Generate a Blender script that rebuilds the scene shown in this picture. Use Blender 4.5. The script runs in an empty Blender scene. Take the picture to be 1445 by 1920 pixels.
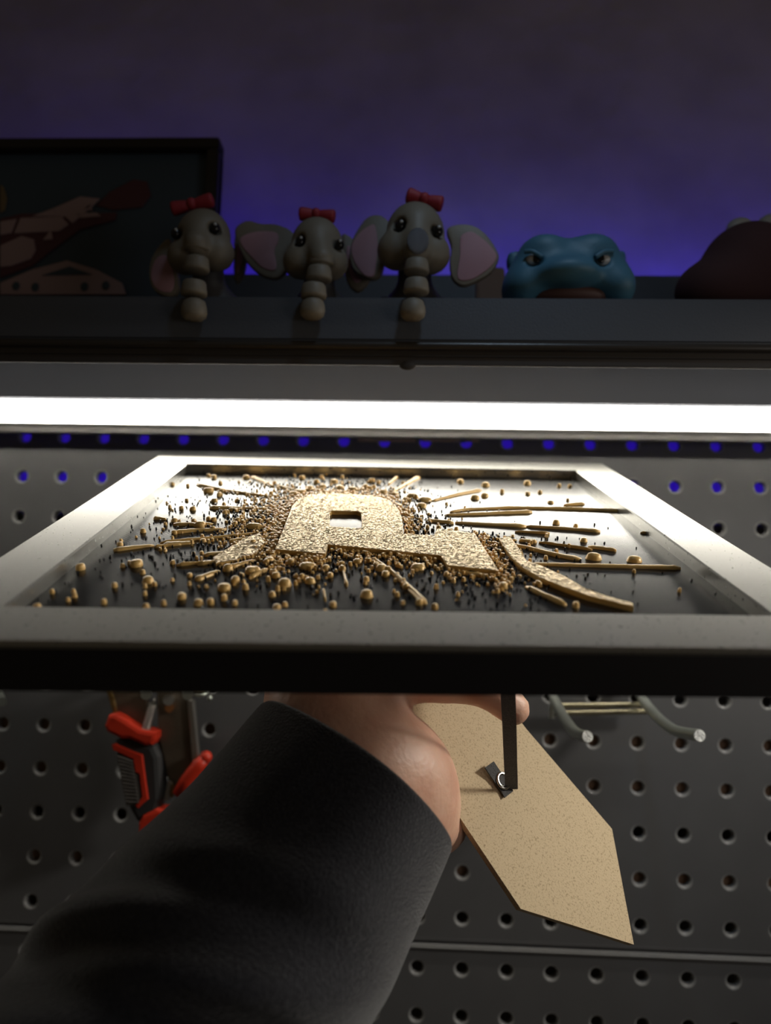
import bpy, bmesh, math, random
import numpy as np
from mathutils import Vector, Matrix, Euler
R = math.radians
rnd = random.Random(7)
C = bpy.context.scene.collection
sc = bpy.context.scene

# ------------------------------------------------------------------ camera
# all lengths in the helpers are millimetres measured from the lens; ZC lifts them to room height
ZC = 1350.0
F_PX, CX, CY = 1332.0, 722.5, 960.0
YAW, PITCH, ROLL = 0.0406219, 0.1084175, 0.0217459
def cam_axes():
    cy, sy, cp, sp = math.cos(YAW), math.sin(YAW), math.cos(PITCH), math.sin(PITCH)
    f = Vector((-sy*cp, cy*cp, sp)); r0 = Vector((cy, sy, 0)); u0 = r0.cross(f)
    cr, sr = math.cos(ROLL), math.sin(ROLL)
    return r0*cr + u0*sr, u0*cr - r0*sr, f
RT, UP, FW = cam_axes()
cd = bpy.data.cameras.new('camera'); cam = bpy.data.objects.new('camera', cd); C.objects.link(cam)
M = Matrix((RT, UP, -FW)).transposed().to_4x4(); M.translation = Vector((0, 0, ZC*.001)); cam.matrix_world = M
cd.sensor_fit = 'VERTICAL'; cd.sensor_height = 36.0; cd.sensor_width = 36.0*1445/1920
cd.lens = F_PX/1920*36.0; cd.clip_start = .02; cd.clip_end = 30
cd.dof.use_dof = True; cd.dof.focus_distance = .262; cd.dof.aperture_fstop = 7.2
sc.camera = cam

# ------------------------------------------------------------------ world, lights, exposure
w = bpy.data.worlds.new('room_air'); sc.world = w; w.use_nodes = True
w.node_tree.nodes['Background'].inputs[0].default_value = (1, .78, .50, 1)
w.node_tree.nodes['Background'].inputs[1].default_value = .030
def area(name, loc, aim, size, size_y, watts, col, spread=180):
    d = bpy.data.lights.new(name, 'AREA'); d.shape = 'RECTANGLE'; d.size = size; d.size_y = size_y
    d.energy = watts; d.color = col; d.spread = R(spread)
    o = bpy.data.objects.new(name, d); C.objects.link(o)
    o.location = Vector(loc)*.001 + Vector((0, 0, ZC*.001))
    o.rotation_euler = ((Vector(aim) - Vector(loc)).to_track_quat('-Z', 'Y')).to_euler()
    return o
area('shelf_fill', (75, 130, 430), (55, 325, 125), .05, .05, .045, (.55, .76, 1.0), 75)  # added unseen bluish lamp that lifts the shelf front
area('leg_fill', (400, 250, 122), (70, 280, -95), .05, .05, .24, (1.0, .95, .86), 80)  # added unseen lamp for the easel leg; narrow spread spares the figurines
area('front_fill', (560, -160, -40), (60, 270, -100), .2, .2, .35, (1.0, .95, .90))  # added unseen lamp, a weak front fill from the right
sc.view_settings.view_transform = 'Standard'; sc.view_settings.look = 'None'
sc.view_settings.gamma = 1; sc.view_settings.use_curve_mapping = False
sc.view_settings.exposure = 0.0
LED_POWER = 21.0
BLUE_POWER = 19.0
HOLE_BLUE_POWER = 5.5

# ------------------------------------------------------------------ helpers
MW = {}
def ray(px, py): return RT*((px-CX)/F_PX) - UP*((py-CY)/F_PX) + FW
def at(px, py, Y):                       # point seen at a pixel of the photograph on the plane Y = const
    d = ray(px, py); return d*(Y/d.y)
def on_plane(px, py, o, n):
    d = ray(px, py); return d*(o.dot(n)/d.dot(n))
def W2(v): return Vector((v[0], v[1], v[2]+ZC))*.001

def node(nt, t, **kw):
    n = nt.nodes.new(t)
    for k, v in kw.items(): setattr(n, k, v)
    return n
def mat(name, col, rough=.5, metal=0., bump=0., bscale=400., col2=None, cscale=60., sheen=0., spec=.5, emit=None, power=0., sss=0., stretch=None, rvar=0., detail=3., bdist=.0006, lo=.35, hi=.65, coat=0.):
    m = bpy.data.materials.new(name); m.use_nodes = True; nt = m.node_tree; b = nt.nodes['Principled BSDF']
    b.inputs['Base Color'].default_value = (*col, 1); b.inputs['Roughness'].default_value = rough
    b.inputs['Metallic'].default_value = metal; b.inputs['Specular IOR Level'].default_value = spec
    if coat: b.inputs['Coat Weight'].default_value = coat; b.inputs['Coat Roughness'].default_value = .15
    if sheen:
        b.inputs['Sheen Weight'].default_value = sheen; b.inputs['Sheen Roughness'].default_value = .4
    if sss:
        b.inputs['Subsurface Weight'].default_value = sss; b.inputs['Subsurface Radius'].default_value = (.006, .002, .001)
        b.inputs['Subsurface Scale'].default_value = 1.0
    if emit:
        b.inputs['Emission Color'].default_value = (*emit, 1); b.inputs['Emission Strength'].default_value = power
    tc = node(nt, 'ShaderNodeTexCoord'); src = tc.outputs['Object']
    if stretch:
        mp = node(nt, 'ShaderNodeMapping'); mp.inputs['Scale'].default_value = stretch
        nt.links.new(src, mp.inputs[0]); src = mp.outputs[0]
    if col2 or rvar:
        n = node(nt, 'ShaderNodeTexNoise'); n.inputs['Scale'].default_value = cscale; n.inputs['Detail'].default_value = detail
        nt.links.new(src, n.inputs[0])
        if col2:
            r = node(nt, 'ShaderNodeValToRGB'); r.color_ramp.elements[0].color = (*col, 1); r.color_ramp.elements[1].color = (*col2, 1)
            r.color_ramp.elements[0].position = lo; r.color_ramp.elements[1].position = hi
            nt.links.new(n.outputs[0], r.inputs[0]); nt.links.new(r.outputs[0], b.inputs['Base Color'])
        if rvar:
            mr = node(nt, 'ShaderNodeMapRange'); mr.inputs[3].default_value = rough-rvar; mr.inputs[4].default_value = rough+rvar
            nt.links.new(n.outputs[0], mr.inputs[0]); nt.links.new(mr.outputs[0], b.inputs['Roughness'])
    if bump:
        n = node(nt, 'ShaderNodeTexNoise'); n.inputs['Scale'].default_value = bscale; n.inputs['Detail'].default_value = 4
        nt.links.new(src, n.inputs[0])
        bp = node(nt, 'ShaderNodeBump'); bp.inputs['Strength'].default_value = bump; bp.inputs['Distance'].default_value = bdist
        nt.links.new(n.outputs[0], bp.inputs['Height']); nt.links.new(bp.outputs[0], b.inputs['Normal'])
    return m

def prop(o, label=None, cat=None, group=None, kind=None):
    for k, v in (('label', label), ('category', cat), ('group', group), ('kind', kind)):
        if v: o[k] = v
    return o
def empty(name, p, label, cat, group=None, rot=None):
    o = bpy.data.objects.new(name, None); C.objects.link(o); o.empty_display_size = .01
    m = Matrix.Translation(W2(p)) @ (rot.to_4x4() if rot else Matrix())
    o.matrix_world = m; MW[o] = m
    return prop(o, label, cat, group)
def link(name, me, parent=None, M=None, m=None, smooth=True):
    o = bpy.data.objects.new(name, me); C.objects.link(o)
    if m and not me.materials: me.materials.append(m)
    if parent: o.parent = parent
    MW[o] = MW[parent].copy() if parent else Matrix()
    return o
def build(name, vs, fs, m, parent=None, smooth=False, local=False, angle=None):
    """vs in mm: world frame (from the lens) or, with local=True, the parent's own frame"""
    if local: v = [Vector(p)*.001 for p in vs]
    else:
        v = [W2(p) for p in vs]
        if parent:
            inv = MW[parent].inverted(); v = [inv @ p for p in v]
    org = None
    if not parent and not local:                         # top-level mesh: origin at its base
        org = Vector((sum(p.x for p in v)/len(v), sum(p.y for p in v)/len(v), min(p.z for p in v)))
        v = [p-org for p in v]
    me = bpy.data.meshes.new(name); me.from_pydata([tuple(p) for p in v], [], fs); me.update()
    bm = bmesh.new(); bm.from_mesh(me); bmesh.ops.recalc_face_normals(bm, faces=bm.faces[:]); bm.to_mesh(me); bm.free()
    if smooth: me.polygons.foreach_set('use_smooth', [True]*len(me.polygons))
    o = link(name, me, parent, m=m)
    if org is not None: o.location = org; MW[o] = Matrix.Translation(org)
    if smooth and angle:
        bpy.context.view_layer.objects.active = o
        for s in bpy.context.selected_objects: s.select_set(False)
        o.select_set(True); bpy.ops.object.shade_smooth_by_angle(angle=R(angle))
    return o
class MB:
    def __init__(s): s.v = []; s.f = []
    def add(s, vs, fs):
        b = len(s.v); s.v += [tuple(p) for p in vs]; s.f += [tuple(i+b for i in f) for f in fs]; return s
    def box(s, lo, hi, bev=0):
        x0, y0, z0 = lo; x1, y1, z1 = hi
        if not bev:
            return s.add([(x0,y0,z0),(x1,y0,z0),(x1,y1,z0),(x0,y1,z0),(x0,y0,z1),(x1,y0,z1),(x1,y1,z1),(x0,y1,z1)],
                         [(0,3,2,1),(4,5,6,7),(0,1,5,4),(1,2,6,5),(2,3,7,6),(3,0,4,7)])
        bm = bmesh.new(); bmesh.ops.create_cube(bm, size=1)
        for v in bm.verts: v.co = Vector(((x0+x1)/2+v.co.x*(x1-x0), (y0+y1)/2+v.co.y*(y1-y0), (z0+z1)/2+v.co.z*(z1-z0)))
        bmesh.ops.bevel(bm, geom=bm.edges[:], offset=bev, segments=2, affect='EDGES')
        bm.verts.index_update(); s.add([v.co[:] for v in bm.verts], [[v.index for v in f.verts] for f in bm.faces]); bm.free(); return s
    def tube(s, pts, r, n=12, cap=True):
        pts = [Vector(p) for p in pts]; rs = r if isinstance(r, (list, tuple)) else [r]*len(pts)
        t0 = (pts[1]-pts[0]).normalized(); a = t0.orthogonal().normalized(); vs = []
        for i, p in enumerate(pts):
            t = ((pts[min(i+1, len(pts)-1)] - pts[max(i-1, 0)])).normalized()
            a = (a - t*a.dot(t)).normalized(); b = t.cross(a)
            vs += [p + (a*math.cos(2*math.pi*k/n) + b*math.sin(2*math.pi*k/n))*rs[i] for k in range(n)]
        fs = [(i*n+k, i*n+(k+1)%n, (i+1)*n+(k+1)%n, (i+1)*n+k) for i in range(len(pts)-1) for k in range(n)]
        if cap: fs += [tuple(range(n))[::-1], tuple((len(pts)-1)*n+k for k in range(n))]
        return s.add(vs, fs)
    def slab(s, pts, thick, d, bev=0.):
        """polygon pts (3-D, planar) extruded by thick along d; bev rounds the front rim"""
        d = Vector(d).normalized(); pts = [Vector(p) for p in pts]; n = len(pts)
        c = sum(pts, Vector())/n; rings = []
        nrm = Vector()
        for i in range(n): nrm += (pts[i]-c).cross(pts[(i+1) % n]-c)
        nrm.normalize()
        def inset(k):
            if not k: return pts
            out = []
            for i in range(n):
                e0 = (pts[i]-pts[i-1]).normalized(); e1 = (pts[(i+1) % n]-pts[i]).normalized()
                n0 = nrm.cross(e0); n1 = nrm.cross(e1); q = n0+n1
                q = q/max(.6, 1+n0.dot(n1)); out.append(pts[i]+q*k)
            return out
        if bev: rings = [(inset(bev), 0), (inset(bev*.3), bev*.3), (pts, bev), (pts, thick)]
        else: rings = [(pts, 0), (pts, thick)]
        vs = []
        for P, z in rings: vs += [p + d*z for p in P]
        m = len(rings)
        fs = [(j*n+i, j*n+(i+1)%n, (j+1)*n+(i+1)%n, (j+1)*n+i) for j in range(m-1) for i in range(n)]
        fs += [tuple(range(n))[::-1], tuple((m-1)*n+i for i in range(n))]
        return s.add(vs, fs)
    def ball(s, c, r, nu=14, nv=9, rot=None):
        r = r if isinstance(r, (tuple, list)) else (r, r, r); c = Vector(c)
        vs = []
        for j in range(1, nv):
            for i in range(nu):
                a, b = 2*math.pi*i/nu, math.pi*j/nv
                p = Vector((r[0]*math.sin(b)*math.cos(a), r[1]*math.sin(b)*math.sin(a), r[2]*math.cos(b)))
                vs.append(c + (rot @ p if rot else p))
        q = Vector((0,0,r[2])); q = rot @ q if rot else q
        vs += [c+q, c-q]; T = len(vs)-2
        fs = [(j*nu+i, (j+1)*nu+i, (j+1)*nu+(i+1)%nu, j*nu+(i+1)%nu) for j in range(nv-2) for i in range(nu)]
        fs += [(T, i, (i+1)%nu) for i in range(nu)] + [(T+1, (nv-2)*nu+(i+1)%nu, (nv-2)*nu+i) for i in range(nu)]
        return s.add(vs, fs)
    def build(s, name, m, parent=None, **k): return build(name, s.v, s.f, m, parent, **k)

# ---- signed-distance bodies: smooth unions meshed with surface nets
def sd_ell(P, c, r, rot=None):
    q = P-np.array(c)
    if rot is not None: q = q @ np.array(rot)
    r = np.array(r, float); k0 = np.linalg.norm(q/r, axis=-1); k1 = np.linalg.norm(q/(r*r), axis=-1)
    return k0*(k0-1)/np.maximum(k1, 1e-9)
def sd_cone(P, a, b, ra, rb):
    a = np.array(a, float); b = np.array(b, float); ab = b-a
    t = np.clip(((P-a) @ ab)/(ab @ ab), 0, 1)
    return np.linalg.norm(P-a-t[..., None]*ab, axis=-1) - (ra+(rb-ra)*t)
def smin(a, b, k):
    h = np.clip(.5+.5*(b-a)/k, 0, 1); return b+(a-b)*h-k*h*(1-h)
def smax(a, b, k): return -smin(-a, -b, k)
def nets(fn, lo, hi, h):
    ax = [np.arange(l, u+h, h) for l, u in zip(lo, hi)]
    G = np.stack(np.meshgrid(*ax, indexing='ij'), -1); V = fn(G); S = V < 0
    n = V.shape; c = np.zeros([k-1 for k in n]+[3]); cnt = np.zeros([k-1 for k in n])
    sl = lambda o: tuple(slice(o[i], n[i]-1+o[i]) for i in range(3))
    cor = [(i,j,k) for i in (0,1) for j in (0,1) for k in (0,1)]
    for a in cor:
        for d in range(3):
            if a[d]: continue
            b = list(a); b[d] = 1; b = tuple(b)
            va, vb = V[sl(a)], V[sl(b)]; x = (va < 0) != (vb < 0)
            t = np.where(x, va/np.where(x, va-vb, 1), 0)
            c += np.where(x[..., None], G[sl(a)]+t[..., None]*(G[sl(b)]-G[sl(a)]), 0); cnt += x
    act = cnt > 0; idx = -np.ones(cnt.shape, int); idx[act] = np.arange(act.sum())
    vs = c[act]/cnt[act][:, None]; fs = []
    for d in range(3):
        e1, e2 = [(1,2),(2,0),(0,1)][d]
        a = [slice(None)]*3; b = [slice(None)]*3; a[d] = slice(0, -1); b[d] = slice(1, None)
        x = S[tuple(a)] != S[tuple(b)]
        I = np.argwhere(x); I = I[(I[:, e1] > 0) & (I[:, e2] > 0) & (I[:, e1] < n[e1]-1) & (I[:, e2] < n[e2]-1)]
        def g(o1, o2):
            J = I.copy(); J[:, e1] -= o1; J[:, e2] -= o2; return idx[J[:, 0], J[:, 1], J[:, 2]]
        fs += np.stack([g(1,1), g(0,1), g(0,0), g(1,0)], 1).tolist()
    return vs.tolist(), fs
def body(name, fn, lo, hi, h, m, parent=None):
    v, f = nets(fn, lo, hi, h); return build(name, v, f, m, parent, smooth=True)

# ------------------------------------------------------------------ materials
m_wall = mat('plaster', (.36, .33, .30), .9, bump=.5, bscale=60, col2=(.47, .43, .40), cscale=14, bdist=.002)
m_floor = mat('concrete', (.16, .15, .14), .8, col2=(.2, .19, .18), cscale=8)
m_board = mat('grey_powder_coat', (.10, .10, .104), .40, bump=.12, bscale=2600, bdist=.0002, spec=.5, col2=(.108, .108, .112), cscale=40)
m_rim = mat('lit_edge_grey', (.24, .24, .24), .25)  # lighter grey stands in for light caught on hole edges and seam
m_batten = mat('batten_wood', (.16, .09, .055), .8, col2=(.22, .13, .08), cscale=60)
m_shelf = mat('black_textured_paint', (.068, .072, .084), .55, bump=.35, bscale=1500, bdist=.0003)
m_lip = mat('dark_bronze_trim', (.050, .042, .036), .32, metal=.3)
m_liplow = mat('dull_bronze_edge', (.055, .047, .042), .8, spec=.15)
m_lowlip = mat('dark_channel_lip', (.13, .125, .12), .6)
m_enamel = mat('grey_enamel', (.32, .335, .37), .45)
m_housing = mat('aluminium_channel', (.52, .51, .50), .4, metal=.5)
m_diff = mat('lit_diffuser', (.9, .9, .9), .5, emit=(1, .945, .82), power=LED_POWER)
m_holeblue = mat('blue_led_behind_board', (.05, .02, .5), .5, emit=(.045, .012, 1), power=HOLE_BLUE_POWER)
m_blue = mat('blue_led', (.05, .02, .5), .5, emit=(.045, .012, 1), power=BLUE_POWER)
m_paper = mat('kraft_label', (.40, .30, .22), .8, col2=(.33, .24, .18), cscale=70)
m_alu = mat('brushed_aluminium', (.44, .435, .41), .29, metal=.95, bump=.012, bscale=1500, bdist=.0003, rvar=.05, cscale=700)
m_side = mat('black_frame_side', (.012, .010, .011), .6)
def panel_material():
    m = mat('black_print', (.012, .012, .013), .21, spec=.4); nt = m.node_tree; b = nt.nodes['Principled BSDF']
    tc = node(nt, 'ShaderNodeTexCoord'); wv = node(nt, 'ShaderNodeTexWave'); wv.bands_direction = 'DIAGONAL'
    wv.inputs['Scale'].default_value = 380; wv.inputs['Distortion'].default_value = .2
    bp = node(nt, 'ShaderNodeBump'); bp.inputs['Strength'].default_value = .06; bp.inputs['Distance'].default_value = .0001
    nt.links.new(tc.outputs['Object'], wv.inputs[0]); nt.links.new(wv.outputs[0], bp.inputs['Height']); nt.links.new(bp.outputs[0], b.inputs['Normal'])
    return m
m_print = panel_material()
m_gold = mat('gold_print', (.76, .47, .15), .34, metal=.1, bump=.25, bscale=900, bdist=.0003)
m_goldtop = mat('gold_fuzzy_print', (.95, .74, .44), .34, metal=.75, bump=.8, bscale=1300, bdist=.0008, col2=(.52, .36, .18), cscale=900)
m_mdf = mat('hardboard', (.55, .43, .27), .85, col2=(.27, .20, .11), cscale=1500, bump=.4, bscale=1400, bdist=.0003, detail=2, lo=.52, hi=.8)
m_ribbon = mat('black_ribbon', (.022, .021, .021), .75, bump=.8, bscale=1800, bdist=.0004, col2=(.05, .048, .046), cscale=1500, sheen=.25)
m_eyelet = mat('eyelet_metal', (.55, .53, .5), .22, metal=1.)
m_skin = mat('skin', (.74, .45, .32), .45, bump=.5, bscale=420, bdist=.0006, sss=.15, col2=(.66, .36, .25), cscale=90)
m_fleece = mat('black_fleece', (.020, .020, .025), .95, bump=1.0, bscale=1500, bdist=.0008, sheen=.5, col2=(.036, .036, .043), cscale=900, spec=.2)
m_zinc = mat('zinc_steel', (.62, .66, .60), .3, metal=.9)
m_zincend = mat('cut_zinc', (.75, .76, .74), .4, metal=.6, bump=.8, bscale=1200)
m_brass = mat('yellow_zinc', (.70, .64, .44), .26, metal=.9)
m_steel = mat('worn_tool_steel', (.135, .112, .085), .5, metal=.6, col2=(.19, .155, .115), cscale=60, bump=.2, bscale=600)
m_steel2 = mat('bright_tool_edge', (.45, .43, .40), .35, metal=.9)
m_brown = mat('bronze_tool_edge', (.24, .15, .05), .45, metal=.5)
m_red = mat('red_grip', (.62, .035, .012), .42)
m_redbow = mat('dark_red_bow', (.30, .018, .028), .6, bump=.3, bscale=700)
m_grip = mat('black_rubber', (.035, .035, .036), .6)
m_rib = mat('grey_ribbed_rubber', (.085, .075, .068), .6)
m_ele = mat('grey_clay', (.19, .16, .118), .55, bump=.2, bscale=900)
m_pink = mat('dusty_pink', (.40, .22, .25), .7)
m_eye = mat('eye_black', (.008, .008, .009), .15)
m_eyew = mat('eye_white', (.55, .55, .54), .3)
m_glit = mat('glitter_grey', (.20, .21, .24), .3, metal=.4, bump=1., bscale=2500, bdist=.001)
m_teal = mat('teal_blue', (.05, .15, .22), .55, bump=.15, bscale=900)
m_mouth = mat('brown_mouth', (.10, .045, .035), .6)
m_dkbrown = mat('dark_brown', (.060, .028, .027), .85, spec=.15)
m_pale = mat('pale_bone', (.30, .27, .22), .6)
m_pfr = mat('picture_moulding', (.018, .014, .012), .5)
m_navy = mat('navy_print', (.045, .070, .10), .6)
m_ppink = mat('dusky_pink_print', (.36, .25, .26), .6)
m_pred = mat('oxblood_print', (.09, .03, .04), .6)

# ------------------------------------------------------------------ setting
YB = 434.4                                        # front plane of the pegboard
WALL = YB + 44
o = MB().box((-1800, WALL, -ZC), (1900, WALL+80, 1100)).build('wall_back', m_wall); prop(o, 'painted plaster wall washed with blue and violet light behind the shelf', kind='structure')
o = MB().box((-1800, -1400, -ZC-50), (1900, WALL, -ZC)).build('floor', m_floor); prop(o, 'grey concrete floor below the pegboard', kind='structure')

# ------------------------------------------------------------------ pegboards (each hole is cut and its rim rolled)
GX, GZ, PITCH_MM = -222.47, 66.16, 25.4
def pegboard(c0, c1, rows, zlo, zhi, yf, flange):
    rim = set(); b = MB(); n = 16; r_out, r_in, t = 4.75, 3.35, 4.2
    x_lo, x_hi = GX+(c0-.5)*PITCH_MM, GX+(c1+.5)*PITCH_MM
    zs = sorted(rows)
    for z in zs:
        for c in range(c0, c1+1):
            x = GX+c*PITCH_MM; h = PITCH_MM/2
            up = min(zhi-z, h) if z == zs[-1] else h
            dn = h if z != zs[0] else z-zlo
            if z == zs[-1]: up = zhi-z
            ang = [2*math.pi*(k+.5)/n for k in range(n)]
            sq = []
            for a in ang:
                cx_, sx_ = math.cos(a), math.sin(a); k = 1/max(abs(cx_), abs(sx_))
                # snap to the square so that the cell's corners are met
                qx, qz = cx_*k, sx_*k
                if abs(abs(qx)-1) < .25 and abs(abs(qz)-1) < .25: pass
                sq.append((x+qx*h, z+(qz*up if qz > 0 else qz*dn)))
            rings = [[(p[0], yf, p[1]) for p in sq]]
            for rr, dy in ((r_out+.25, 0), (r_out, 0), (r_out-.54, .11), (r_out-.99, .41), (r_out-1.29, .86), (r_in, 1.4), (r_in, t)):
                rings.append([(x+rr*math.cos(a), yf+dy, z+rr*math.sin(a)) for a in ang])
            rings.append([(p[0], yf+t, p[1]) for p in sq])
            vs = [p for rg in rings for p in rg]
            fs = [(j*n+i, j*n+(i+1)%n, (j+1)*n+(i+1)%n, (j+1)*n+i) for j in range(len(rings)-1) for i in range(n)]
            rim.update(range(len(b.f)+2*n, len(b.f)+7*n))
            # corner triangles of the cell, front and back
            L = len(vs)
            for yy, base in ((yf, 0), (yf+t, 8*n)):
                for k, (sx, szz) in enumerate(((1,1),(-1,1),(-1,-1),(1,-1))):
                    vs.append((x+sx*h, yy, z+(up if szz > 0 else -dn)))
                    i = 4*k+1; fs.append((base+i, base+i+1, len(vs)-1))
            b.add(vs, fs)
    return b, x_lo, x_hi, rim
def rims(o, rim):                        # glossier punched edges; their lighter grey paints in the lit crescents
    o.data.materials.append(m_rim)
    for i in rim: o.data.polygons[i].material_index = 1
seam = at(722, 1764, YB).z
rows_up = [GZ-PITCH_MM*k for k in range(-1, 11)]
pb = empty('pegboard', (0, YB, seam), 'upper grey steel pegboard with rows of round holes under the light bar', 'pegboard')
b, xl, xh, rim = pegboard(-8, 28, rows_up, seam+1.0, 106, YB, 0)
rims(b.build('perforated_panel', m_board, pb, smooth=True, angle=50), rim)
MB().box((xl, YB-.2, seam+.6), (xh, YB+12, seam+3.4), .8).build('bottom_flange', m_board, pb)
pl = empty('pegboard', (0, YB, seam-300), 'lower grey steel pegboard whose bright top edge forms the seam', 'pegboard')
rows_lo = [GZ-PITCH_MM*11-1.6-PITCH_MM*k for k in range(0, 5)]
b, _, _, rim = pegboard(-8, 28, rows_lo, rows_lo[-1]-12, seam-1.6, YB-1.2, 0)
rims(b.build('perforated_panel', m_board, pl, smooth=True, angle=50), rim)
MB().box((xl, YB-2.6, seam-2.6), (xh, YB+14, seam-.5), .9).build('top_flange', m_rim, pl)  # pale edge grey paints in the highlight along the seam
for r0, r1 in ((5.7, 7.35), (8.7, 9.3)):
    MB().box((xl, YB+4.5, GZ-PITCH_MM*r1), (xh, YB+12, GZ-PITCH_MM*r0)).build('rear_slat', m_batten, pb)
MB().box((xl+20, YB+5, 77), (xh-20, YB+8, 83)).build('blue_light_strip', m_holeblue, pb)
MB().box((xl, YB+4, 50), (xh, YB+41, 57)).build('rear_slat', m_batten, pb)  # added unseen bar that blocks the blue light from lower hole rows

# ------------------------------------------------------------------ shelf and light bar
SY = 325.0; SB, ST, SU = 116.6, 138.6, 106.0
X0, X1 = -480, 560
sh = empty('wall_shelf', (0, 400, SU), 'black shelf across the wall carrying the figurines above the light bar', 'shelf')
MB().box((X0, SY, SB), (X1, SY+8, ST), 1.2).build('front_apron', m_shelf, sh)
MB().box((X0, SY+7, 127), (X1, YB+8, ST-.3)).build('shelf_board', m_shelf, sh)
b = MB().tube([(X0, SY+1.5, SB-1.6), (X1, SY+1.5, SB-1.6)], 2.0, 14); b.box((X0, SY+2, SB-6.5), (X1, SY+6, SB)); b.build('front_trim', m_lip, sh, smooth=True, angle=40)
MB().box((X0, SY+3, SU), (X1, SY+4.6, SB-5.5), .3).build('bottom_lip', m_liplow, sh)
q = at(764, 683, SY+5); MB().ball((q.x, SY+3.6, SU+.2), (4, 1.0, 2.4)).build('screw_head', m_liplow, sh, smooth=True)
RZ = at(1225, 516, 428).z
MB().box((X0, 428, ST), (X1, 433, RZ), .8).build('back_rail', m_shelf, sh)
MB().box((X0+10, 436, RZ-16), (X1-10, 439, RZ-12)).build('blue_light_strip', m_blue, sh)
lb = empty('light_bar', (0, 400, 90), 'glowing white light bar fixed under the black shelf', 'lamp')
Y0, Y2, LZ, LT, HT = 384., 411.5, 90.8, 102.6, 126.5
MB().box((X0, Y0, LT), (X1, Y2, HT), .8).build('housing', m_enamel, lb)
MB().box((X0, Y0+7, LZ+.4), (X1, Y2, LT)).build('channel', m_housing, lb)
MB().box((X0, Y0+21, LZ-2.4), (X1, Y2, LZ+.5), .3).build('rear_lip', m_lowlip, lb)  # lip added below the channel to cast the shadow band on the board
prof = [(Y0+7.1 - 7.6*math.sin(math.pi*k/14), (LZ+LT)/2-.2 - (LT-LZ)/2*math.cos(math.pi*k/14)) for k in range(15)]
b = MB(); vs = [(x, y, z) for x in (X0+3, X1-3) for y, z in prof]; n = len(prof)
b.add(vs, [(i, i+1, n+i+1, n+i) for i in range(n-1)] + [tuple(range(n)), tuple(range(n, 2*n))]); b.build('diffuser', m_diff, lb, smooth=True, angle=60)
MB().box((X0-6, Y0-1, LZ-.4), (X0, Y2, HT)).build('end_cap', m_housing, lb); MB().box((X1, Y0-1, LZ-.4), (X1+6, Y2, HT)).build('end_cap', m_housing, lb)
for x0, x1, lab in ((671, 779, 'plain tan paper label on the pegboard just under the light bar'), (790, 898, 'tan paper label with blue marks on the pegboard just under the light bar')):
    p0, p1 = at(x0, 800, YB-.4), at(x1, 829, YB-.4)
    o = MB().box((p0.x, YB-.7, p1.z), (p1.x, YB-.1, p1.z+13)).build('paper_label', m_paper, None); prop(o, lab, 'label', 'labels under the light bar')
    if x0 > 780:
        for (u, v) in ((880, 822), (868, 826), (886, 817)):
            q = at(u, v, YB-.8); MB().ball(q, (2.2, .3, 1.6), 8, 6).build('blue_mark', mat('blue_ink', (.08, .10, .22), .7), o)

# ------------------------------------------------------------------ the framed print held in the hand
W, H, FWD = 200.0, 186.7, 20.9
FO = Vector((-10.62, 273.49, 28.51))
FR = Euler((R(21.31), R(-.51), R(3.74)), 'XYZ').to_matrix()
fr = empty('framed_print', FO, 'square silver frame tilted in the hand with a gold letter bursting from black', 'picture frame', rot=FR)
def fl(p): return FR.transposed() @ (Vector(p)-FO)            # lens frame -> frame's own axes
FN = FR @ Vector((0, 0, 1)); PZ = -4.4
def pp(px, py, z=PZ):                                         # pixel -> frame-local point at height z
    return fl(on_plane(px, py, FO+FN*z, FN))
TH = 12.6
def rail(sgn, axis):
    a, bq = (W/2, H/2) if axis == 'x' else (H/2, W/2)
    prof = [(0, -7.5), (0, -.5), (.5, 0), (FWD-.9, 0), (FWD, -.9), (FWD, -1.6)]
    vs = []
    for e in (-1, 1):
        for (o_, z) in prof:
            along = e*(a+o_-.07); out = sgn*(bq+o_)
            vs.append((along, out, z) if axis == 'x' else (out, along, z))
    n = len(prof)
    fs = [(i, i+1, n+i+1, n+i) for i in range(n-1)] + [(n-1, 0, n, 2*n-1), tuple(range(n)), tuple(range(n, 2*n))]
    ro = build('rail', vs, fs, m_alu, fr, local=True)
    vs = []
    for e in (-1, 1):
        for (o_, z) in ((FWD-4, -1.6), (FWD-.05, -1.6), (FWD-.05, -TH), (FWD-4, -TH)):
            along = e*(a+o_-.02); out = sgn*(bq+o_)
            vs.append((along, out, z) if axis == 'x' else (out, along, z))
    s = build('rail_side', vs, [(0,1,5,4),(1,2,6,5),(2,3,7,6),(3,0,4,7),(0,1,2,3),(4,5,6,7)], m_side, ro, local=True)
    s['label'] = 'black outer side of the rail'
for sg, axn in ((-1, 'x'), (1, 'x'), (-1, 'y'), (1, 'y')): rail(sg, axn)
pan = MB().box((-W/2-3, -H/2-3, PZ-1.6), (W/2+3, H/2+3, PZ)).build('print_panel', m_print, fr, local=True)
MB().box((-W/2-15, -H/2-15, -TH+.6), (W/2+15, H/2+15, -TH+3)).build('backing_board', m_mdf, fr, local=True)

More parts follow.
